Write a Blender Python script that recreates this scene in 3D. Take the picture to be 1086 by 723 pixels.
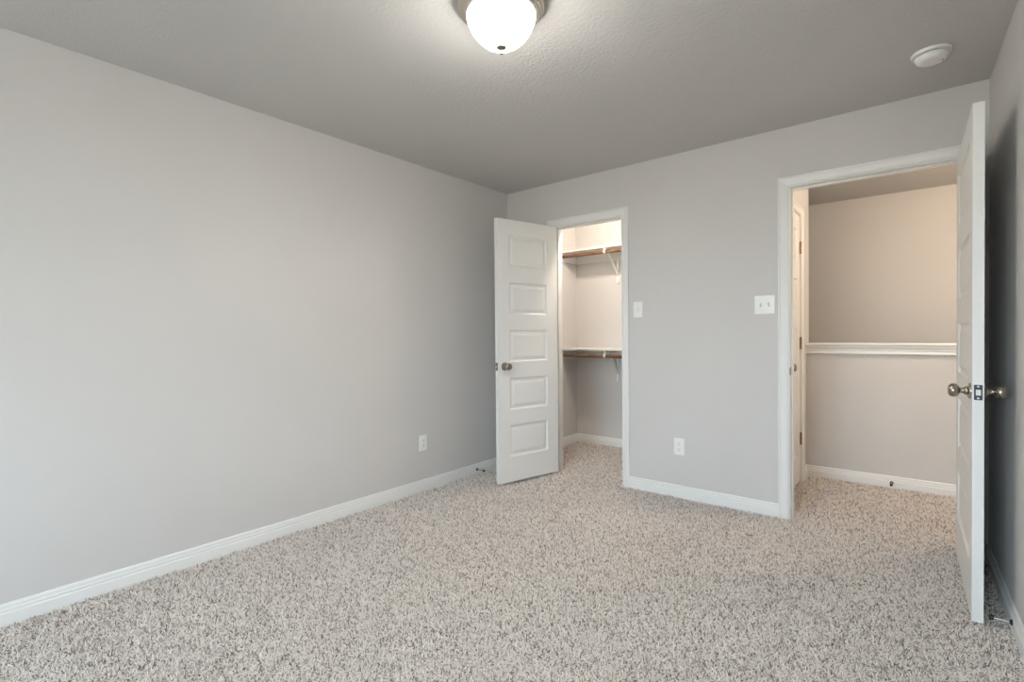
import bpy, bmesh, math, random
from mathutils import Vector, Matrix
random.seed(7)
S = bpy.context.scene
COL = S.collection
for o in list(bpy.data.objects):
    bpy.data.objects.remove(o)

# ------------------------------------------------------------------ camera
HC = 1.1708
YAW, PITCH, ROLL = 0.68563, -0.01227, -0.00874
fwd = Vector((-math.sin(YAW)*math.cos(PITCH), math.cos(YAW)*math.cos(PITCH), math.sin(PITCH)))
rgt = Vector((math.cos(YAW), math.sin(YAW), 0))
upv = rgt.cross(fwd)
r2 = rgt*math.cos(ROLL) + upv*math.sin(ROLL)
u2 = -rgt*math.sin(ROLL) + upv*math.cos(ROLL)
cam = bpy.data.cameras.new('camera')
camo = bpy.data.objects.new('camera', cam)
COL.objects.link(camo)
camo.matrix_world = Matrix(((r2.x, u2.x, -fwd.x, 0), (r2.y, u2.y, -fwd.y, 0), (r2.z, u2.z, -fwd.z, HC), (0, 0, 0, 1)))
cam.sensor_width = 36
cam.lens = 36*532.09/1086
cam.clip_start = 0.02
S.camera = camo

# ------------------------------------------------------------------ light and exposure
S.view_settings.view_transform = 'Standard'
S.view_settings.look = 'None'
S.view_settings.gamma = 1
S.view_settings.use_curve_mapping = False
S.view_settings.exposure = 0.26
SKY = 27.0            # daylight outside the windows
CEIL_W = 112          # bedroom lamp
CLOSET_W = 39
HALL_W = 47
PILE_COUNT = 800000
LAMP_COL = (1.0, 0.80, 0.60)
CLOSET_COL = (1.0, 0.87, 0.72)
ROOM_COL = (1.0, 0.95, 0.88)

w = bpy.data.worlds.new('daylight'); S.world = w; w.use_nodes = True
nt = w.node_tree; nt.nodes.clear()
wo = nt.nodes.new('ShaderNodeOutputWorld'); bg = nt.nodes.new('ShaderNodeBackground')
tc = nt.nodes.new('ShaderNodeTexCoord'); sx = nt.nodes.new('ShaderNodeSeparateXYZ'); rp = nt.nodes.new('ShaderNodeValToRGB')
mr = nt.nodes.new('ShaderNodeMapRange'); mr.inputs['From Min'].default_value = -1; mr.inputs['From Max'].default_value = 1
nt.links.new(tc.outputs['Generated'], sx.inputs[0]); nt.links.new(sx.outputs['Z'], mr.inputs['Value'])
nt.links.new(mr.outputs[0], rp.inputs[0]); nt.links.new(rp.outputs[0], bg.inputs[0]); nt.links.new(bg.outputs[0], wo.inputs[0])
e = rp.color_ramp.elements
e[0].position = 0.0; e[0].color = (0.26, 0.25, 0.22, 1)
e[1].position = 1.0; e[1].color = (0.66, 0.82, 1.0, 1)
for pos, c in ((0.47, (0.36, 0.35, 0.31, 1)), (0.53, (0.75, 0.88, 1.0, 1))):
    k = e.new(pos); k.color = c
bg.inputs['Strength'].default_value = SKY

# ------------------------------------------------------------------ room numbers
XL, YE, YR = -2.904, 3.502, -2.60       # left wall, end wall, rear wall
XR_END, ROT = 0.262, 0.0279             # right wall at the end wall, its slight skew
XR = lambda y: XR_END + math.tan(ROT)*(YE-y)
H = 2.44
WT = 0.115
DOOR_TOP, HEAD = 2.064, 2.069
CW = 0.0565                             # casing width
CX0, CX1 = -2.397, -1.780               # closet opening
BX0, BX1 = -0.638, 0.176                # bedroom door opening
HXW = -0.735                            # hall side wall face
YB = 4.684                              # half wall / closet back wall face
YS = 5.80                               # stairwell back wall
WIN = ((-1.72, -0.96), (-0.88, -0.12)); WZ0, WZ1 = 0.55, 2.10

# portals in the two windows
for a, b in WIN:
    l = bpy.data.lights.new('window_daylight_portal', 'AREA'); l.shape = 'RECTANGLE'
    l.size = b-a; l.size_y = WZ1-WZ0; l.cycles.is_portal = True
    o = bpy.data.objects.new('window_daylight_portal', l); COL.objects.link(o)
    o.location = ((a+b)/2, YR-0.10, (WZ0+WZ1)/2); o.rotation_euler = (math.radians(90), 0, math.radians(0))

# ------------------------------------------------------------------ materials
def mat(name, col, rough=0.5, metal=0.0, spec=0.5):
    m = bpy.data.materials.new(name); m.use_nodes = True
    b = m.node_tree.nodes['Principled BSDF']
    b.inputs['Base Color'].default_value = (*col, 1); b.inputs['Roughness'].default_value = rough
    b.inputs['Metallic'].default_value = metal; b.inputs['Specular IOR Level'].default_value = spec
    return m
def add_noise_bump(m, scale, strength, dist=0.002, detail=3, coarse=None):
    n = m.node_tree; b = n.nodes['Principled BSDF']
    t = n.nodes.new('ShaderNodeTexCoord'); x = n.nodes.new('ShaderNodeTexNoise'); k = n.nodes.new('ShaderNodeBump')
    x.inputs['Scale'].default_value = scale; x.inputs['Detail'].default_value = detail
    k.inputs['Strength'].default_value = strength; k.inputs['Distance'].default_value = dist
    n.links.new(t.outputs['Object'], x.inputs['Vector']); n.links.new(x.outputs['Fac'], k.inputs['Height']); n.links.new(k.outputs[0], b.inputs['Normal'])
    return m
def add_tint(m, scale, c0, c1, detail=2):
    n = m.node_tree; b = n.nodes['Principled BSDF']
    t = n.nodes.new('ShaderNodeTexCoord'); x = n.nodes.new('ShaderNodeTexNoise'); r = n.nodes.new('ShaderNodeValToRGB')
    x.inputs['Scale'].default_value = scale; x.inputs['Detail'].default_value = detail
    r.color_ramp.elements[0].position = .35; r.color_ramp.elements[1].position = .65
    r.color_ramp.elements[0].color = (*c0, 1); r.color_ramp.elements[1].color = (*c1, 1)
    n.links.new(t.outputs['Object'], x.inputs['Vector']); n.links.new(x.outputs['Fac'], r.inputs[0]); n.links.new(r.outputs[0], b.inputs['Base Color'])
    return m
M = {}
M['wall'] = add_noise_bump(add_tint(mat('wall_paint', (.625, .608, .598), .75, spec=.25), 1.3, (.617, .600, .590), (.633, .616, .606)), 75, .22, .002)
M['ceiling'] = add_noise_bump(add_tint(mat('ceiling_paint', (.60, .59, .575), .85, spec=.2), 1.1, (.592, .582, .567), (.608, .598, .583)), 70, .55, .005)
M['closet_wall'] = add_noise_bump(add_tint(mat('closet_paint', (.625, .608, .598), .75, spec=.25), 1.3, (.617, .600, .590), (.633, .616, .606)), 75, .2, .002)
M['trim'] = add_noise_bump(mat('white_trim_paint', (.80, .797, .787), .38), 30, .03, .001)
M['door'] = add_noise_bump(mat('white_door_paint', (.79, .785, .77), .42), 60, .05, .001)
M['plastic'] = add_noise_bump(mat('white_plastic', (.84, .84, .83), .3), 90, .02, .0005)
M['slot'] = add_noise_bump(mat('dark_slot', (.05, .05, .05), .6), 90, .02, .0005)
M['switch_slot'] = add_noise_bump(mat('grey_switch_slot', (.36, .36, .36), .6), 90, .02, .0005)
M['nickel'] = add_noise_bump(mat('antique_nickel', (.40, .35, .295), .26, 1.0), 55, .04, .0006)
M['steel'] = add_noise_bump(mat('brushed_steel', (.62, .60, .57), .3, 1.0), 60, .04, .0006)
M['bronze'] = add_noise_bump(mat('hinge_bronze', (.34, .24, .15), .35, 1.0), 60, .04, .0006)
M['dark_metal'] = add_noise_bump(mat('dark_plate', (.06, .065, .08), .35, .9), 60, .04, .0006)
M['rubber'] = add_noise_bump(mat('black_rubber', (.02, .02, .02), .6), 60, .1, .0006)
M['paper'] = add_noise_bump(mat('blue_paper', (.70, .71, .82), .8), 40, .2, .001)
M['shelf'] = add_noise_bump(mat('white_shelf_paint', (.80, .785, .75), .45), 40, .04, .001)

def rod_material():
    m = mat('stained_wood', (.2, .1, .05), .38); n = m.node_tree; b = n.nodes['Principled BSDF']
    t = n.nodes.new('ShaderNodeTexCoord'); mp = n.nodes.new('ShaderNodeMapping'); mp.inputs['Scale'].default_value = (3, 60, 60)
    x = n.nodes.new('ShaderNodeTexNoise'); x.inputs['Scale'].default_value = 3; x.inputs['Detail'].default_value = 6
    r = n.nodes.new('ShaderNodeValToRGB'); r.color_ramp.elements[0].color = (.06, .028, .014, 1); r.color_ramp.elements[1].color = (.26, .135, .065, 1)
    r.color_ramp.elements[0].position = .3; r.color_ramp.elements[1].position = .7
    n.links.new(t.outputs['Object'], mp.inputs[0]); n.links.new(mp.outputs[0], x.inputs['Vector']); n.links.new(x.outputs['Fac'], r.inputs[0]); n.links.new(r.outputs[0], b.inputs['Base Color'])
    return m
M['rod'] = rod_material()

def carpet_material():
    m = mat('speckled_frieze_carpet', (.45, .4, .36), 1.0, spec=.05); n = m.node_tree; b = n.nodes['Principled BSDF']
    t = n.nodes.new('ShaderNodeTexCoord')
    # wobble the lookup so the tufts are not a grid
    wn = n.nodes.new('ShaderNodeTexNoise'); wn.inputs['Scale'].default_value = 60; wn.inputs['Detail'].default_value = 2
    ad = n.nodes.new('ShaderNodeVectorMath'); ad.operation = 'MULTIPLY_ADD'; ad.inputs[1].default_value = (.012, .012, .012)
    n.links.new(t.outputs['Object'], wn.inputs['Vector']); n.links.new(wn.outputs['Color'], ad.inputs[0]); n.links.new(t.outputs['Object'], ad.inputs[2])
    v = n.nodes.new('ShaderNodeTexVoronoi'); v.inputs['Scale'].default_value = 190
    n.links.new(ad.outputs[0], v.inputs['Vector'])
    sp = n.nodes.new('ShaderNodeSeparateColor'); n.links.new(v.outputs['Color'], sp.inputs[0])
    # second, larger clumping of the dark flecks
    cl = n.nodes.new('ShaderNodeTexNoise'); cl.inputs['Scale'].default_value = 16; cl.inputs['Detail'].default_value = 3
    n.links.new(t.outputs['Object'], cl.inputs['Vector'])
    mx = n.nodes.new('ShaderNodeMath'); mx.operation = 'MULTIPLY_ADD'; mx.inputs[1].default_value = .5; mx.inputs[2].default_value = -.25
    n.links.new(cl.outputs['Fac'], mx.inputs[0])
    sm = n.nodes.new('ShaderNodeMath'); sm.operation = 'ADD'; n.links.new(sp.outputs[0], sm.inputs[0]); n.links.new(mx.outputs[0], sm.inputs[1])
    r = n.nodes.new('ShaderNodeValToRGB'); n.links.new(sm.outputs[0], r.inputs[0])
    el = r.color_ramp.elements
    el[0].position = 0.0; el[0].color = (.13, .103, .085, 1); el[1].position = .95; el[1].color = (.78, .74, .70, 1)
    for pos, c in ((.10, (.23, .195, .17, 1)), (.22, (.44, .40, .365, 1)), (.45, (.64, .60, .56, 1))):
        k = el.new(pos); k.color = c
    n.links.new(r.outputs[0], b.inputs['Base Color'])
    # tuft relief
    f = n.nodes.new('ShaderNodeTexNoise'); f.inputs['Scale'].default_value = 210; f.inputs['Detail'].default_value = 3
    n.links.new(t.outputs['Object'], f.inputs['Vector'])
    hs = n.nodes.new('ShaderNodeMath'); hs.operation = 'SUBTRACT'; n.links.new(f.outputs['Fac'], hs.inputs[0]); n.links.new(v.outputs['Distance'], hs.inputs[1])
    k1 = n.nodes.new('ShaderNodeBump'); k1.inputs['Strength'].default_value = .45; k1.inputs['Distance'].default_value = .008
    n.links.new(hs.outputs[0], k1.inputs['Height'])
    k2 = n.nodes.new('ShaderNodeBump'); k2.inputs['Strength'].default_value = .35; k2.inputs['Distance'].default_value = .02
    n.links.new(cl.outputs['Fac'], k2.inputs['Height']); n.links.new(k2.outputs[0], k1.inputs['Normal']); n.links.new(k1.outputs[0], b.inputs['Normal'])
    b.inputs['Sheen Weight'].default_value = .15
    return m
def pile_material():
    m = mat('speckled_carpet_yarn', (.5, .46, .42), .95, spec=.05); n = m.node_tree; b = n.nodes['Principled BSDF']
    h = n.nodes.new('ShaderNodeHairInfo'); r = n.nodes.new('ShaderNodeValToRGB'); n.links.new(h.outputs['Random'], r.inputs[0])
    el = r.color_ramp.elements
    el[0].position = 0.0; el[0].color = (.14, .105, .082, 1); el[1].position = 1.0; el[1].color = (.95, .89, .845, 1)
    for pos, c in ((.08, (.21, .168, .138, 1)), (.19, (.48, .42, .375, 1)), (.36, (.84, .768, .72, 1))):
        k = el.new(pos); k.color = c
    n.links.new(r.outputs[0], b.inputs['Base Color'])
    return m
M['pile'] = pile_material()
M['carpet'] = carpet_material()

def glow(name, col, strength, base):
    m = mat(name, base, .25)
    b = m.node_tree.nodes['Principled BSDF']
    b.inputs['Emission Color'].default_value = (*col, 1); b.inputs['Emission Strength'].default_value = strength
    return m

def pane_material():
    m = bpy.data.materials.new('window_glass'); m.use_nodes = True; n = m.node_tree; n.nodes.clear()
    o = n.nodes.new('ShaderNodeOutputMaterial'); mx = n.nodes.new('ShaderNodeMixShader'); tr = n.nodes.new('ShaderNodeBsdfTransparent'); gl = n.nodes.new('ShaderNodeBsdfGlossy')
    tr.inputs[0].default_value = (.96, .98, .97, 1); gl.inputs['Roughness'].default_value = .03; mx.inputs[0].default_value = .06
    n.links.new(tr.outputs[0], mx.inputs[1]); n.links.new(gl.outputs[0], mx.inputs[2]); n.links.new(mx.outputs[0], o.inputs[0])
    return m
M['glass'] = pane_material()

# ------------------------------------------------------------------ mesh helpers
def finish(name, bm, m, parent=None, smooth=False, loc=None, rotz=None):
    bmesh.ops.recalc_face_normals(bm, faces=bm.faces)
    me = bpy.data.meshes.new(name); bm.to_mesh(me); bm.free()
    if smooth:
        for p in me.polygons: p.use_smooth = True
        try: me.set_sharp_from_angle(angle=math.radians(smooth if smooth is not True else 40))
        except Exception: pass
    me.materials.append(m)
    o = bpy.data.objects.new(name, me); COL.objects.link(o)
    if parent: o.parent = parent
    if loc: o.location = loc
    if rotz is not None: o.rotation_euler = (0, 0, rotz)
    return o
def box(bm, x0, x1, y0, y1, z0, z1, bev=0):
    g = bmesh.ops.create_cube(bm, size=1)
    for v in g['verts']:
        v.co = Vector(((x0+x1)/2 + v.co.x*(x1-x0), (y0+y1)/2 + v.co.y*(y1-y0), (z0+z1)/2 + v.co.z*(z1-z0)))
    if bev:
        es = list({e for v in g['verts'] for e in v.link_edges})
        bmesh.ops.bevel(bm, geom=es, offset=bev, segments=2, affect='EDGES', profile=.5)
    return bm
def prism(bm, poly, y0, y1, tf=None):
    """polygon (u, v) in the x/z plane swept along y, then through tf."""
    f = tf or (lambda c: c)
    a = [bm.verts.new(f(Vector((u, y0, v)))) for u, v in poly]; b = [bm.verts.new(f(Vector((u, y1, v)))) for u, v in poly]
    n = len(poly)
    bm.faces.new(a); bm.faces.new(b[::-1])
    for i in range(n):
        bm.faces.new((a[i], a[(i+1) % n], b[(i+1) % n], b[i]))
    return bm
def lathe(bm, prof, seg=32, axis='Z', origin=(0, 0, 0), flip=1):
    """profile (r, h) turned about an axis through origin; h runs along flip*axis."""
    o = Vector(origin); rings = []
    for r, h in prof:
        ring = []
        for i in range(seg):
            t = 2*math.pi*i/seg; c, s = r*math.cos(t), r*math.sin(t)
            p = {'Z': (c, s, h*flip), 'Y': (c, h*flip, s), 'X': (h*flip, c, s)}[axis]
            ring.append(bm.verts.new(o+Vector(p)))
        rings.append(ring)
    for a, b in zip(rings, rings[1:]):
        for i in range(seg):
            bm.faces.new((a[i], a[(i+1) % seg], b[(i+1) % seg], b[i]))
    if prof[0][0] > 1e-6: bm.faces.new(rings[0])
    if prof[-1][0] > 1e-6: bm.faces.new(rings[-1])
    bmesh.ops.remove_doubles(bm, verts=bm.verts, dist=1e-6)
    return bm
def tube(bm, pts, r, seg=14):
    rings = []
    for i, p in enumerate(pts):
        p = Vector(p); a = Vector(pts[max(i-1, 0)]); b = Vector(pts[min(i+1, len(pts)-1)])
        d = (b-a).normalized(); u = d.orthogonal().normalized() if i == 0 else (rings_u - rings_u.dot(d)*d).normalized()
        rings_u = u; v = d.cross(u)
        rings.append([bm.verts.new(p + r*(math.cos(2*math.pi*k/seg)*u + math.sin(2*math.pi*k/seg)*v)) for k in range(seg)])
    for a, b in zip(rings, rings[1:]):
        for k in range(seg): bm.faces.new((a[k], a[(k+1) % seg], b[(k+1) % seg], b[k]))
    bm.faces.new(rings[0]); bm.faces.new(rings[-1][::-1])
    return bm
def mark(o, label, cat, group=None, kind=None):
    o['label'] = label; o['category'] = cat
    if group: o['group'] = group
    if kind: o['kind'] = kind
    return o
def thing(name, label, cat, loc=(0, 0, 0), rotz=0, group=None, kind=None):
    o = bpy.data.objects.new(name, None); COL.objects.link(o)
    o.location = loc; o.rotation_euler = (0, 0, rotz); o.empty_display_size = .1
    return mark(o, label, cat, group, kind)
def struct(name, bm, m, label, cat, **k):
    return mark(finish(name, bm, m, **k), label, cat, kind='structure')

# ------------------------------------------------------------------ shell
bm = bmesh.new(); box(bm, -3.2, 2.4, YR-.15, YS+.15, -.12, 0)
struct('floor', bm, M['carpet'], 'speckled beige and brown carpet covering bedroom, closet and hall', 'floor')
# upright yarn tufts of the carpet, grown on its top face only
fl = bpy.data.objects['floor']; fl.data.materials.append(M['pile'])
vg = fl.vertex_groups.new(name='top')
bmf = bmesh.new(); bmf.from_mesh(fl.data)
for f in list(bmf.faces):
    if f.normal.z > .5: bmf.faces.remove(f)
X0, X1, Y0, Y1 = XL-.02, .44, -.9, YB
NX, NY = 12, 16
xs_ = [-3.2, X0] + [X0+(X1-X0)*i/NX for i in range(1, NX)] + [X1, 2.4]; ys_ = [YR-.15, Y0] + [Y0+(Y1-Y0)*i/NY for i in range(1, NY)] + [Y1, YS+.15]
gv = [[bmf.verts.new((x, y, 0)) for x in xs_] for y in ys_]
for j_ in range(len(ys_)-1):
    for i_ in range(len(xs_)-1): bmf.faces.new((gv[j_][i_], gv[j_][i_+1], gv[j_+1][i_+1], gv[j_+1][i_]))
bmesh.ops.remove_doubles(bmf, verts=bmf.verts, dist=1e-5)
bmesh.ops.recalc_face_normals(bmf, faces=bmf.faces); bmf.to_mesh(fl.data); bmf.free()
vg.add([v.index for v in fl.data.vertices if v.co.z > -.001 and X0-.001 <= v.co.x <= X1+.001 and Y0-.001 <= v.co.y <= Y1+.001], 1.0, 'REPLACE')
pm = fl.modifiers.new('carpet_pile', 'PARTICLE_SYSTEM'); ps = fl.particle_systems[0]; st = ps.settings
st.type = 'HAIR'; st.count = PILE_COUNT; st.hair_length = .0078; st.hair_step = 3; st.emit_from = 'FACE'; st.distribution = 'RAND'
st.use_even_distribution = True; st.use_modifier_stack = False; st.material = 2
st.use_advanced_hair = True; st.factor_random = .0030; st.brownian_factor = .0; st.length_random = .35
st.root_radius = .0029; st.tip_radius = .0019; st.radius_scale = 1.0; st.use_close_tip = True; st.display_step = 2; st.render_step = 2
st.roughness_1 = .0015; st.roughness_1_size = .02; st.roughness_endpoint = .002; st.roughness_end_shape = 1.0
ps.vertex_group_density = 'top'; ps.seed = 4
bm = bmesh.new(); box(bm, -3.2, 2.4, YR-.15, YS+.15, H, H+.12)
struct('ceiling', bm, M['ceiling'], 'flat greige textured ceiling above the whole room', 'ceiling')
bm = bmesh.new(); box(bm, XL-.14, XL, YR, YE+WT, 0, H)
struct('wall_left', bm, M['wall'], 'long plain greige wall on the left of the room', 'wall')
# end wall with the two openings
bm = bmesh.new(); y0, y1 = YE, YE+WT; J = .018
for x0, x1, z0, z1 in ((XL-.14, CX0-J, 0, H), (CX1+J, BX0-J, 0, H), (BX1+J, 2.2, 0, H), (CX0-J, CX1+J, HEAD+J, H), (BX0-J, BX1+J, HEAD+J, H)):
    box(bm, x0, x1, y0, y1, z0, z1)
struct('wall_end', bm, M['wall'], 'greige wall holding the closet doorway and the hall doorway', 'wall')
bm = bmesh.new()
prism(bm, [(XR(YR), YR), (XR(YE), YE), (XR(YE)+.13, YE), (XR(YR)+.13, YR)], 0, H, tf=lambda c: Vector((c.x, c.z, c.y)))
struct('wall_right', bm, M['wall'], 'greige wall behind the open bedroom door at the right edge', 'wall')
bm = bmesh.new()
cuts = [XL-.14] + [c for ab in WIN for c in ab] + [XR(YR)+.13]
box(bm, cuts[0], cuts[-1], YR-.15, YR, 0, WZ0); box(bm, cuts[0], cuts[-1], YR-.15, YR, WZ1, H)
for i in (0, 2, 4): box(bm, cuts[i], cuts[i+1], YR-.15, YR, WZ0, WZ1)
struct('wall_rear', bm, M['wall'], 'greige window wall behind the camera', 'wall')
# closet shell
CLR = -1.42
bm = bmesh.new(); box(bm, XL-.15, XL-.016, YE+WT, YB+.1, 0, H)
struct('wall_closet_left', bm, M['closet_wall'], 'left side wall inside the closet', 'wall')
bm = bmesh.new(); box(bm, XL-.016, HXW-.12, YB, YB+.1, 0, H)
struct('wall_closet_back', bm, M['closet_wall'], 'back wall inside the closet behind the shelves', 'wall')
bm = bmesh.new(); box(bm, CLR, CLR+.1, YE+WT, YB, 0, H)
struct('wall_closet_right', bm, M['closet_wall'], 'right side wall inside the closet', 'wall')
# hall shell
HD0, HD1 = 3.828, 4.442                # hall door opening along y
bm = bmesh.new()
for a, b, z0, z1 in ((YE+WT, HD0-J, 0, H), (HD1+J, YB+.13, 0, H), (HD0-J, HD1+J, HEAD+J, H)):
    box(bm, HXW-.115, HXW, a, b, z0, z1)
struct('wall_hall_left', bm, M['wall'], 'narrow hall side wall with the white door, seen through the bedroom doorway', 'wall')
bm = bmesh.new(); box(bm, HXW, 2.2, YB, YB+.13, 0, 1.058)
struct('wall_hall_half', bm, M['wall'], 'low half wall under the white cap across the hall', 'wall')
bm = bmesh.new(); box(bm, -3.2, 2.4, YS, YS+.12, 0, H)
struct('wall_stairwell', bm, M['wall'], 'far wall beyond the half wall in the hall', 'wall')
bm = bmesh.new(); box(bm, 2.2, 2.32, YE, YS, 0, H)
struct('wall_hall_right', bm, M['wall'], 'wall at the right end of the hall, out of sight', 'wall')
bm = bmesh.new(); box(bm, -3.2, -3.08, YB+.1, YS, 0, H)
struct('wall_stairwell_left', bm, M['wall'], 'wall at the left end of the stair opening, out of sight', 'wall')

# ------------------------------------------------------------------ baseboards
BP = [(0, 0), (.0145, 0), (.0145, .052), (.0125, .0555), (.0105, .0565), (.0115, .064), (.0105, .070), (.0082, .0715), (.0082, .082), (.0065, .088), (.004, .0912), (0, .0914)]
def baseboard(name, a, b, label, ma=0, mb=0):
    """profile swept from a to b on the floor; the room is on the left of a->b. ma/mb: +1 outer / -1 inner mitre."""
    a = Vector((*a, 0)); b = Vector((*b, 0)); d = (b-a).normalized(); n = Vector((-d.y, d.x, 0))
    bm = bmesh.new()
    A = [bm.verts.new(a + n*p - d*p*ma + Vector((0, 0, z))) for p, z in BP]
    B = [bm.verts.new(b + n*p + d*p*mb + Vector((0, 0, z))) for p, z in BP]
    k = len(BP); bm.faces.new(A); bm.faces.new(B[::-1])
    for i in range(k): bm.faces.new((A[i], A[(i+1) % k], B[(i+1) % k], B[i]))
    return struct(name, bm, M['trim'], label, 'baseboard')
baseboard('baseboard_left', (XL, YE), (XL, YR), 'white moulded baseboard along the left wall', -1, -1)
baseboard('baseboard_end', (BX0-.006-CW, YE), (CX1+.006+CW, YE), 'white baseboard between the closet doorway and hall doorway')
baseboard('baseboard_end_corner', (CX0-.006-CW, YE), (XL, YE), 'short white baseboard behind the open closet door', 0, -1)
baseboard('baseboard_right', (XR(YR), YR), (XR(YE), YE), 'white baseboard on the wall behind the bedroom door', -1, -1)
baseboard('baseboard_rear', (XL, YR), (XR(YR), YR), 'white baseboard under the windows', -1, -1)
baseboard('baseboard_closet_left', (XL-.016, YB), (XL-.016, YE+WT), 'white baseboard on the left closet wall', -1, 0)
baseboard('baseboard_closet_back', (CLR, YB), (XL-.016, YB), 'white baseboard on the closet back wall', -1, -1)
baseboard('baseboard_hall_half', (2.2, YB), (HXW, YB), 'white baseboard at the foot of the half wall in the hall', 0, -1)
baseboard('baseboard_hall_left', (HXW, YB), (HXW, HD1+.006+CW), 'stub of white baseboard beside the hall door casing', -1, 0)

# ------------------------------------------------------------------ door casings and jambs
CP = [(0, 0), (0, .0085), (.003, .0105), (.008, .0105), (.0095, .0085), (.0125, .0095), (.030, .0140), (.038, .0150), (.0395, .0125), (.042, .0128), (.0445, .0172), (.049, .0185), (.0535, .0175), (CW, .014), (CW, 0)]
def casing(bm, x0, x1, zt, ypl, sgn, tf=lambda c: c):
    """casing around an opening x0..x1 up to zt on the plane y=ypl, standing out sgn along y."""
    rows = []
    for wv, d in CP:
        y = ypl + sgn*d
        rows.append([bm.verts.new(tf(Vector(c))) for c in ((x0-wv, y, 0), (x0-wv, y, zt+wv), (x1+wv, y, zt+wv), (x1+wv, y, 0))])
    for a, b in zip(rows, rows[1:]+rows[:1]):
        for i in range(3): bm.faces.new((a[i], a[i+1], b[i+1], b[i]))
    bm.faces.new([r[0] for r in rows]); bm.faces.new([r[3] for r in rows])
def doorway(name, x0, x1, label, stop_y, tf=lambda c: c, ypl=YE, both=True, tfobj=None):
    bm = bmesh.new(); rv = .006
    casing(bm, x0-rv, x1+rv, HEAD+rv, ypl, -1, tf)
    if both: casing(bm, x0-rv, x1+rv, HEAD+rv, ypl+WT, 1, tf)
    def bx(*a):
        t = bmesh.new(); box(t, *a)
        mp = {v: bm.verts.new(tf(v.co.copy())) for v in t.verts}
        for f in t.faces: bm.faces.new([mp[v] for v in f.verts])
        t.free()
    bx(x0-J, x0, ypl, ypl+WT, 0, HEAD+J); bx(x1, x1+J, ypl, ypl+WT, 0, HEAD+J); bx(x0, x1, ypl, ypl+WT, HEAD, HEAD+J)
    s0, s1 = stop_y
    bx(x0, x0+.011, s0, s1, 0, HEAD-.011); bx(x1-.011, x1, s0, s1, 0, HEAD-.011); bx(x0, x1, s0, s1, HEAD-.011, HEAD)
    return struct(name, bm, M['trim'], label, 'door frame')
trim_closet = doorway('trim_1', CX0, CX1, 'white moulded casing around the closet doorway', (YE+.042, YE+.075))
trim_bed = doorway('trim_2', BX0, BX1, 'white moulded casing around the bedroom doorway to the hall', (YE+.042, YE+.075))
# the hall door's frame stands in the hall side wall: local x runs along -y there, local y into the wall
tfh = lambda c: Vector((HXW - (c.y-YE), c.x, c.z))
trim_hall = doorway('trim_3', HD0, HD1, 'white casing around the closed door on the hall side wall', (YE+.042, YE+.075), tf=tfh, both=False)
# strike plate on the left jamb of the bedroom door
bm = bmesh.new(); box(bm, BX0, BX0+.0016, YE+.006, YE+.034, .90, .957, .0005); box(bm, BX0-.001, BX0+.0025, YE-.004, YE+.008, .907, .950, .001)
so = finish('strike_plate', bm, M['nickel'], trim_bed); so['label'] = 'tarnished metal strike plate'
bm = bmesh.new(); box(bm, BX0+.0012, BX0+.0022, YE+.013, YE+.028, .914, .943)
finish('latch_hole', bm, M['slot'], so)
bm = bmesh.new(); box(bm, CX1-.0016, CX1, YE+.006, YE+.034, .90, .957, .0005)
finish('strike_plate', bm, M['nickel'], trim_closet)

# half wall cap with its apron
bm = bmesh.new()
yf = YB
capp = [(yf+.155, 1.061), (yf+.155, 1.083), (yf-.024, 1.083), (yf-.029, 1.079), (yf-.030, 1.072), (yf-.028, 1.065), (yf-.024, 1.061)]
prism(bm, capp, HXW+.001, 2.2, tf=lambda c: Vector((c.y, c.x, c.z)))
apr = [(yf, 1.061), (yf-.021, 1.061), (yf-.021, 1.050), (yf-.016, 1.046), (yf-.014, 1.037), (yf-.0155, 1.033), (yf-.012, 1.030), (yf-.0115, 1.012), (yf-.0150, 1.009), (yf-.0150, 1.003), (yf-.011, .998), (yf, .998)]
prism(bm, apr, HXW+.001, 2.2, tf=lambda c: Vector((c.y, c.x, c.z)))
struct('trim_4', bm, M['trim'], 'white cap and apron moulding along the top of the hall half wall', 'wall cap')

# ------------------------------------------------------------------ windows behind the camera
for i, (a, b) in enumerate(WIN):
    bm = bmesh.new(); yw = YR-.075
    for x0, x1, z0, z1 in ((a, a+.045, WZ0, WZ1), (b-.045, b, WZ0, WZ1), (a, b, WZ0, WZ0+.045), (a, b, WZ1-.045, WZ1), (a, b, (WZ0+WZ1)/2-.022, (WZ0+WZ1)/2+.022)):
        box(bm, x0, x1, yw-.03, yw+.03, z0, z1)
    o = struct('window_%d' % (i+1), bm, M['trim'], ('left' if i == 0 else 'right') + ' white sash window in the wall behind the camera', 'window')
    bm = bmesh.new(); box(bm, a+.045, b-.045, yw-.003, yw+.003, WZ0+.045, WZ1-.045)
    finish('window_pane', bm, M['glass'], o)
    bm = bmesh.new(); box(bm, a-.04, b+.04, YR-.045, YR+.03, WZ0-.022, WZ0, .003)
    finish('window_sill', bm, M['trim'], o)

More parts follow.
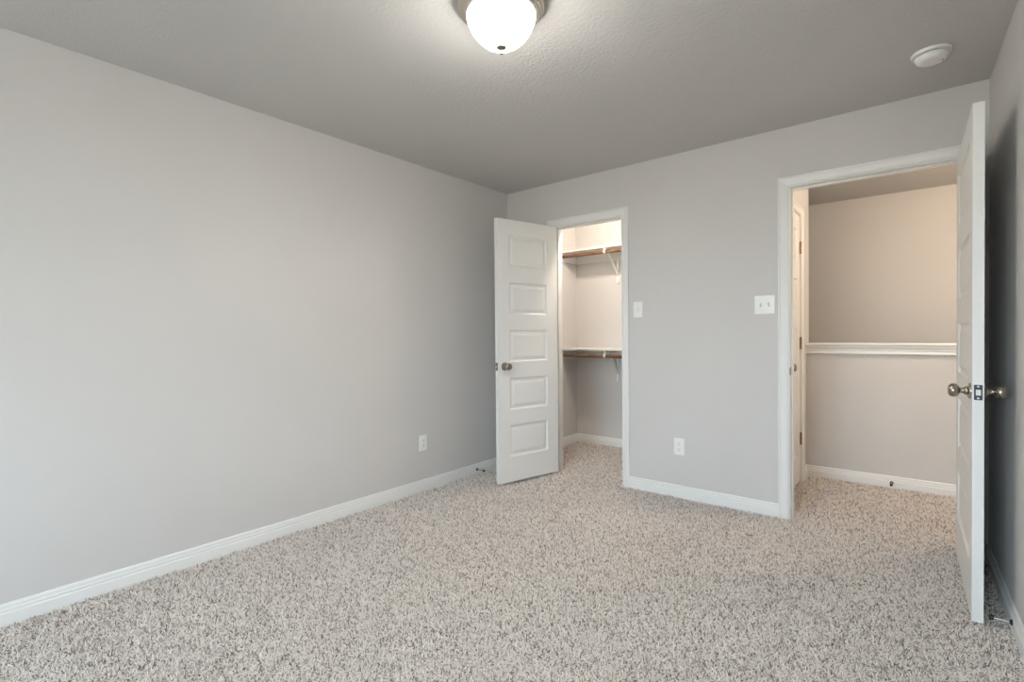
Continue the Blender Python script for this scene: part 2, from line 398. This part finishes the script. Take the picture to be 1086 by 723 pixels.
# ------------------------------------------------------------------ doors
def door_slab(bm, W, T, Z0, Z1, s0, s1, rows):
    """moulded five-panel slab: x 0..W, y 0..T, panels s0..s1 by rows (z0, z1), on both faces."""
    xs = [0, s0, s1, W]; zs = [Z0] + sorted(c for r in rows for c in r) + [Z1]
    for y, sg in ((0, 1), (T, -1)):
        g = [[bm.verts.new((x, y, z)) for x in xs] for z in zs]
        for j in range(len(zs)-1):
            for i in range(3):
                q = (g[j][i], g[j][i+1], g[j+1][i+1], g[j+1][i])
                if i == 1 and j % 2 == 1:
                    prev = q
                    for ins, dep in ((.003, .0040), (.011, .0098), (.019, .0102), (.030, .0070), (.041, .0026), (.044, .0024)):
                        x0, x1, z0, z1 = s0+ins, s1-ins, zs[j]+ins, zs[j+1]-ins
                        yy = y + sg*dep
                        cur = tuple(bm.verts.new(c) for c in ((x0, yy, z0), (x1, yy, z0), (x1, yy, z1), (x0, yy, z1)))
                        for k in range(4): bm.faces.new((prev[k], prev[(k+1) % 4], cur[(k+1) % 4], cur[k]))
                        prev = cur
                    bm.faces.new(prev)
                else:
                    bm.faces.new(q)
    c = [bm.verts.new(v) for v in ((0, 0, Z0), (W, 0, Z0), (W, T, Z0), (0, T, Z0), (0, 0, Z1), (W, 0, Z1), (W, T, Z1), (0, T, Z1))]
    for f in ((0, 1, 2, 3), (4, 5, 6, 7), (0, 3, 7, 4), (1, 2, 6, 5)): bm.faces.new([c[i] for i in f])
    bmesh.ops.remove_doubles(bm, verts=bm.verts, dist=1e-6)
    return bm
ROWS = [(.222, .468), (.588, .835), (.961, 1.208), (1.330, 1.577), (1.702, 1.950)]
KNOB = [(.0, .0), (.0325, .0), (.0325, .003), (.030, .0065), (.022, .009), (.0175, .011), (.0165, .017), (.0135, .020), (.0115, .024), (.0115, .031), (.0135, .034), (.019, .0365), (.0245, .041), (.0272, .047), (.0278, .053), (.0268, .060), (.0235, .0655), (.017, .0690), (.008, .0705), (.0, .071)]
def make_door(name, label, W, Hinge, ang, side, hinge_z, knob_material, s0, s1, T=.035, Z0=.018):
    """local x from hinge edge (0) to latch edge (W); y 0 = room face .. T = far face. side mirrors y."""
    e = thing(name, label, 'door', loc=(Hinge[0], Hinge[1], 0), rotz=ang, kind='structure')
    bm = bmesh.new(); door_slab(bm, W, T, Z0, DOOR_TOP, s0, s1, ROWS)
    for v in bm.verts: v.co.y *= side
    finish('slab', bm, M['door'], e)
    zk = .928; xk = W-.062
    for y, fl in ((0, -1), (T, 1)):
        bm = bmesh.new(); lathe(bm, KNOB[1:], 36, 'Y', (xk, y*side, zk), fl*side)
        finish('door_knob', bm, knob_material, e, smooth=50)
    bm = bmesh.new(); box(bm, W-.0005, W+.0016, min(.005*side, (T-.005)*side), max(.005*side, (T-.005)*side), zk-.030, zk+.030, .0006)
    lp = finish('latch_plate', bm, M['dark_metal'], e); lp['label'] = 'dark metal latch plate'
    bm = bmesh.new(); prism(bm, [(W+.001, -.011), (W+.011, -.011), (W+.011, .011), (W+.001, .011)], side*.0105, side*.0245, tf=lambda c: Vector((c.x, c.y, c.z+zk)))
    finish('latch_bolt', bm, M['steel'], lp)
    for dz in (-.023, .023):
        bm = bmesh.new(); lathe(bm, [(.0042, 0), (.0042, .0006), (.003, .0012), (0, .0014)], 14, 'X', (W+.0014, side*T/2, zk+dz), 1)
        finish('screw', bm, M['steel'], lp)
    for z in hinge_z:
        bm = bmesh.new()
        for k in range(5): lathe(bm, [(.0075, z-.044+k*.018), (.0075, z-.044+k*.018+.0168)], 14, 'Z', (-.002, -.006*side, 0))
        lathe(bm, [(.0045, z+.046), (.0062, z+.049), (.003, z+.053), (0, z+.054)], 14, 'Z', (-.002, -.006*side, 0))
        box(bm, 0, .020, -.0016 if side > 0 else -.0004, .0004 if side > 0 else .0016, z-.044, z+.046)
        finish('hinge', bm, M['bronze'], e)
    return e
HZ = (.343, 1.084, 1.824)
# closet door: hinged on the left jamb, swung into the room past a right angle
make_door('door_1', 'white five-panel closet door standing open beside the closet doorway', .608, (CX0+.004, YE-.010), -math.radians(90+14), 1, HZ, M['nickel'], .112, .496, Z0=.027)
# bedroom door: hinged on the right jamb, folded back along the right wall
make_door('door_2', 'white five-panel bedroom door folded back near the right wall', .806, (BX1-.003, YE-.010), -math.radians(90-1.05), -1, HZ, M['nickel'], .118, .688)
# hall door, closed in the hall side wall, hinges at its far edge
make_door('door_3', 'narrow closed white door with bronze hinges on the hall side wall', .608, (HXW-.002, HD1-.003), -math.radians(90), -1, HZ, M['nickel'], .112, .496)

# ------------------------------------------------------------------ closet fittings
def shelf(zt, label):
    e = thing('closet_shelf', label, 'shelf', loc=(-2.17, YB, zt), group='closet shelves')
    x0, x1 = XL-.016+2.17+.001, CLR+2.17-.001
    bm = bmesh.new(); box(bm, x0, x1, -.305, -.001, -.019, 0, .0015); finish('shelf_board', bm, M['shelf'], e)
    return e
def cleats(name, zt, label):
    x0, x1 = XL-.016, CLR; z0, z1 = zt-.019-.089, zt-.0195
    bm = bmesh.new(); box(bm, x0+.018, x1-.018, YB-.018, YB, z0, z1, .001)
    box(bm, x0, x0+.018, YB-.30, YB, z0, z1, .001); box(bm, x1-.018, x1, YB-.30, YB, z0, z1, .001)
    return struct(name, bm, M['trim'], label, 'shelf cleat')
def rod(zt, label, mk):
    bm = bmesh.new(); x0, x1 = XL-.016+.019, CLR-.019
    lathe(bm, [(.0175, x0), (.0175, x1)], 24, 'X', (0, 0, 0))
    for v in bm.verts: v.co.x -= -2.17
    o = finish('closet_rod', bm, M['rod'], smooth=40, loc=(-2.17, YB-.285, zt))
    return mark(o, label, 'closet rod', 'closet rods')
def bracket(x, zt, label, rz):
    """pressed white shelf-and-rod bracket: wall leg, shelf arm, brace and a hook for the rod."""
    e = thing('shelf_bracket', label, 'bracket', loc=(x, YB, zt-.0195), group='closet brackets')
    bm = bmesh.new(); box(bm, -.013, .013, -.022, -.0195, -.320, 0, .0008); box(bm, -.013, .013, -.0195, 0, -.320, -.0895, .0008)
    finish('wall_leg', bm, M['shelf'], e)
    bm = bmesh.new(); box(bm, -.013, .013, -.298, -.02, -.0045, -.0003, .0008); box(bm, -.0015, .0015, -.298, -.02, -.020, -.0003)
    finish('shelf_arm', bm, M['shelf'], e)
    bm = bmesh.new(); prism(bm, [(-.240, -.004), (-.215, -.004), (-.021, -.222), (-.021, -.252)], -.010, .010, tf=lambda c: Vector((c.y, c.x, c.z)))
    finish('brace', bm, M['shelf'], e)
    bm = bmesh.new(); pts = []
    for k in range(0, 15):
        t = math.radians(95 + k*15); pts.append((0, -.285 + .0185*math.cos(t), -rz + .0185*math.sin(t)))
    for a, b in zip(pts, pts[1:]):
        a = Vector(a); b = Vector(b); d = (b-a).normalized(); n = Vector((0, -d.z, d.y))*.0012
        vs = [bm.verts.new(c + Vector((sx_*.011, 0, 0)) + s_*n) for c in (a-d*.001, b+d*.001) for sx_ in (-1, 1) for s_ in (-1, 1)]
        for f in ((0, 1, 3, 2), (4, 5, 7, 6), (0, 1, 5, 4), (2, 3, 7, 6), (0, 2, 6, 4), (1, 3, 7, 5)): bm.faces.new([vs[i] for i in f])
    box(bm, -.011, .011, -.292, -.278, -rz+.0178, -.002, .001)
    finish('rod_hook', bm, M['shelf'], e)
    return e
ZU, ZL = 2.034, 1.026
cleats('trim_5', ZU, 'white board cleats on the closet walls under the upper shelf'); cleats('trim_6', ZL, 'white board cleats on the closet walls under the lower shelf')
shelf(ZU, 'upper white closet shelf near the top of the doorway'); shelf(ZL, 'lower white closet shelf at mid height')
rod(ZU-.056, 'upper stained wood hanging rod under the top closet shelf', 0); rod(ZL-.073, 'lower dark wood hanging rod under the middle closet shelf', 1)
bracket(-2.412, ZU, 'white bracket under the upper closet shelf', .0365); bracket(-2.418, ZL, 'white bracket under the lower closet shelf', .0535)
# closet ceiling lamp (above the header, out of sight) and hall ceiling lamp (out of sight)
def bulb_lamp(x, y, watts, label, colr, drop=0):
    e = thing('bulb_light', label, 'ceiling light', loc=(x, y, H))
    bm = bmesh.new(); lathe(bm, [(.055, 0), (.055, -.012), (.035, -.03), (.024, -.045)] + ([(.006, -.050), (.006, -.040-drop), (.024, -.043-drop), (.024, -.045-drop)] if drop else []) + [(.0, -.045-drop)], 32, 'Z'); finish('lamp_holder', bm, M['plastic'], e, smooth=40)
    r = .045; area = 4*math.pi*r*r
    m = glow('bulb_glow_'+str(int(x*100)), colr, watts/area/math.pi, (.9, .9, .85))
    bm = bmesh.new(); lathe(bm, [(.018, -.045-drop)] + [(r*math.sin(math.radians(a)), -.09 - drop + r*math.cos(math.radians(a))) for a in range(24, 181, 12)], 32, 'Z')
    finish('bulb', bm, m, e, smooth=80)
bulb_lamp(-2.00, 3.77, CLOSET_W, 'bare bulb on the closet ceiling above the doorway header', CLOSET_COL)
bulb_lamp(.66, 4.20, HALL_W, 'pendant bulb hanging in the hall past the bedroom door', LAMP_COL, .20)

# ------------------------------------------------------------------ bedroom ceiling light
lt = thing('ceiling_light', 'round flush ceiling light with metal rim and glowing white glass bowl', 'ceiling light', loc=(-1.25, 1.48, H))
bm = bmesh.new()
lathe(bm, [(.150, 0), (.1600, -.001), (.1625, -.006), (.1625, -.012), (.1605, -.0145), (.1635, -.016), (.1648, -.021), (.1635, -.028), (.1585, -.033), (.1520, -.036), (.1505, -.040), (.1440, -.043), (.1425, -.0465), (.1360, -.0495), (.1325, -.0505), (.129, -.046)], 72, 'Z')
finish('metal_pan', bm, add_noise_bump(mat('satin_nickel_pan', (.66, .595, .525), .32, 1.0), 40, .02, .0005), lt, smooth=35)
bowl = [(.129, -.046), (.1315, -.054), (.1310, -.062), (.1280, -.072), (.1220, -.086), (.1135, -.101), (.1030, -.116), (.0900, -.131), (.0750, -.1445), (.0580, -.1550), (.0400, -.1620), (.0200, -.1665), (.0, -.168)]
bm = bmesh.new(); lathe(bm, bowl, 72, 'Z')
area = 0.16
gm = glow('lit_frosted_glass', ROOM_COL, 1, (.9, .88, .84)); n = gm.node_tree
tcn = n.nodes.new('ShaderNodeTexCoord'); sxz = n.nodes.new('ShaderNodeSeparateXYZ'); mrz = n.nodes.new('ShaderNodeMapRange'); mrz.interpolation_type = 'SMOOTHSTEP'
for k, v in (('From Min', -.098), ('From Max', -.164), ('To Min', .08*CEIL_W/area/math.pi), ('To Max', CEIL_W/area/math.pi)): mrz.inputs[k].default_value = v
n.links.new(tcn.outputs['Object'], sxz.inputs[0]); n.links.new(sxz.outputs['Z'], mrz.inputs['Value']); n.links.new(mrz.outputs[0], n.nodes['Principled BSDF'].inputs['Emission Strength'])
finish('glass_bowl', bm, gm, lt, smooth=60)
bm = bmesh.new(); lathe(bm, [(.0195, -.166), (.0208, -.169), (.0165, -.173), (.0085, -.1755), (.0042, -.179), (.0035, -.186), (.0058, -.189), (.0055, -.193), (.0, -.195)], 28, 'Z')
finish('finial', bm, M['nickel'], lt, smooth=40)

# ------------------------------------------------------------------ smoke detector
sd = thing('smoke_detector', 'round white smoke detector on the ceiling near the right wall', 'smoke detector', loc=(.03, 3.0, H))
bm = bmesh.new(); lathe(bm, [(.074, 0), (.0745, -.006), (.072, -.012), (.066, -.0135), (.058, -.0135)], 48, 'Z'); finish('base_ring', bm, M['plastic'], sd, smooth=40)
bm = bmesh.new(); lathe(bm, [(.056, -.0130), (.056, -.0165)], 48, 'Z'); finish('vent_gap', bm, M['slot'], sd, smooth=40)
bm = bmesh.new(); lathe(bm, [(.060, -.0165), (.0615, -.020), (.060, -.028), (.055, -.037), (.047, -.0425), (.030, -.0445), (.0, -.0450)], 48, 'Z'); finish('cover', bm, M['plastic'], sd, smooth=50)
bm = bmesh.new(); lathe(bm, [(.010, -.0440), (.010, -.0462), (.0085, -.0470), (0, -.0472)], 24, 'Z', (.022, -.012, 0)); finish('test_button', bm, M['plastic'], sd, smooth=40)
bm = bmesh.new(); lathe(bm, [(.0035, -.0415), (.0035, -.0445), (0, -.045)], 14, 'Z', (.040, .004, 0)); finish('indicator_lens', bm, M['slot'], sd)

# ------------------------------------------------------------------ wall plates (built facing -y, then placed)
def plate_base(e, W, Hh):
    bm = bmesh.new(); box(bm, -W/2, W/2, -.0062, 0, -Hh/2, Hh/2)
    es = [ed for ed in bm.edges if all(v.co.y < -.003 for v in ed.verts)]
    bmesh.ops.bevel(bm, geom=es, offset=.0032, segments=3, affect='EDGES', profile=.5)
    finish('cover_plate', bm, M['plastic'], e, smooth=35)
def screw(e, x, z, y=-.0062):
    bm = bmesh.new(); lathe(bm, [(.0035, 0), (.0032, .0008), (.002, .0013), (0, .0014)], 16, 'Y', (x, y, z), -1); finish('screw', bm, M['plastic'], e, smooth=40)
def toggle(e, x, up):
    bm = bmesh.new(); box(bm, x-.0052, x+.0052, -.0072, -.0055, -.012, .012); finish('toggle_slot', bm, M['switch_slot'], e)
    bm = bmesh.new(); s = 1 if up else -1
    prism(bm, [(-.004, -.0095), (-.0085, -.0085), (-.019, s*.004-.001*s), (-.0185, s*.010), (-.0075, .0095), (-.004, .0098)] if up else
          [(-.004, -.0098), (-.0075, -.0095), (-.0185, -.010), (-.019, -.003), (-.0085, .0085), (-.004, .0095)], x-.0042, x+.0042, tf=lambda c: Vector((c.y, c.x, c.z)))
    finish('toggle', bm, M['plastic'], e)
def light_switch(label, loc, n, ups):
    e = thing('light_switch', label, 'light switch', loc=loc, group='light switches')
    plate_base(e, .074 if n == 1 else .1185, .118)
    for i in range(n):
        x = 0 if n == 1 else (-.023 + .046*i)
        toggle(e, x, ups[i]); screw(e, x, .030); screw(e, x, -.030)
light_switch('single white toggle switch plate beside the closet doorway', (-1.643, YE, 1.350), 1, (False,))
light_switch('double white toggle switch plate beside the hall doorway', (-.7785, YE, 1.348), 2, (True, False))
def outlet(label, loc, rz):
    e = thing('power_outlet', label, 'outlet', loc=loc, rotz=rz, group='power outlets')
    plate_base(e, .074, .118)
    for z in (-.0195, .0195):
        bm = bmesh.new(); pts = []
        for k in range(24):
            t = 2*math.pi*k/24; pts.append((.0172*math.cos(t), max(-.0138, min(.0138, .0172*math.sin(t)))))
        prism(bm, pts, -.0078, -.0055, tf=lambda c: Vector((c.x, c.y, c.z+z))); r = finish('receptacle', bm, M['plastic'], e)
        bm = bmesh.new()
        box(bm, -.0078, -.0055, -.0081, -.0070, z-.0015, z+.0075); box(bm, .0055, .0075, -.0081, -.0070, z-.0005, z+.0070)
        lathe(bm, [(.0028, 0), (.0028, .0011), (0, .0011)], 14, 'Y', (0, -.0070, z-.0075), -1)
        finish('slots', bm, M['slot'], r)
    screw(e, 0, 0)
outlet('white power outlet low on the end wall between the doorways', (-1.336, YE, .367), 0)
outlet('white power outlet low on the left wall near the closet door', (XL, 2.4835, .366), math.radians(90))

# ------------------------------------------------------------------ door stops
def door_stop(label, loc, rz, length, m):
    e = thing('door_stop', label, 'door stop', loc=loc, rotz=rz, group='door stops')
    bm = bmesh.new(); lathe(bm, [(.0115, 0), (.0115, .003), (.008, .007), (.0045, .009)], 24, 'Y', (0, 0, 0), -1); finish('base', bm, m, e, smooth=40)
    bm = bmesh.new(); lathe(bm, [(.0042, .008), (.0042, length-.012)], 16, 'Y', (0, 0, 0), -1); finish('rod', bm, M['steel'], e, smooth=40)
    bm = bmesh.new(); lathe(bm, [(.0085, length-.014), (.0095, length-.010), (.0095, length-.002), (.007, length), (0, length)], 20, 'Y', (0, 0, 0), -1); finish('rubber_tip', bm, M['rubber'], e, smooth=40)
door_stop('small door stop with black tip on the left wall baseboard behind the closet door', (XL+.0145, 3.055, .046), math.radians(90), .085, M['dark_metal'])
door_stop('small door stop on the baseboard of the hall half wall', (-.176, YB-.0145, .044), 0, .075, M['dark_metal'])
door_stop('steel door stop between the right wall baseboard and bedroom door', (XR(2.70)-.0145, 2.70, .046), math.radians(-90)-ROT, .066, M['dark_metal'])

# ------------------------------------------------------------------ scrap of paper on the hall carpet
bm = bmesh.new()
random.seed(3)
g = []
for j in range(5):
    g.append([bm.verts.new((-.028+.014*i+random.uniform(-.003, .003), -.018+.009*j+random.uniform(-.002, .002), .004+random.uniform(0, .012))) for i in range(5)])
for j in range(4):
    for i in range(4): bm.faces.new((g[j][i], g[j][i+1], g[j+1][i+1], g[j+1][i]))
ext = bmesh.ops.solidify(bm, geom=bm.faces[:], thickness=.001)
pp = finish('paper_scrap', bm, M['paper'], loc=(-.535, 4.315, 0.004), rotz=.4)
mark(pp, 'small crumpled bluish scrap of paper on the hall carpet', 'paper scrap')
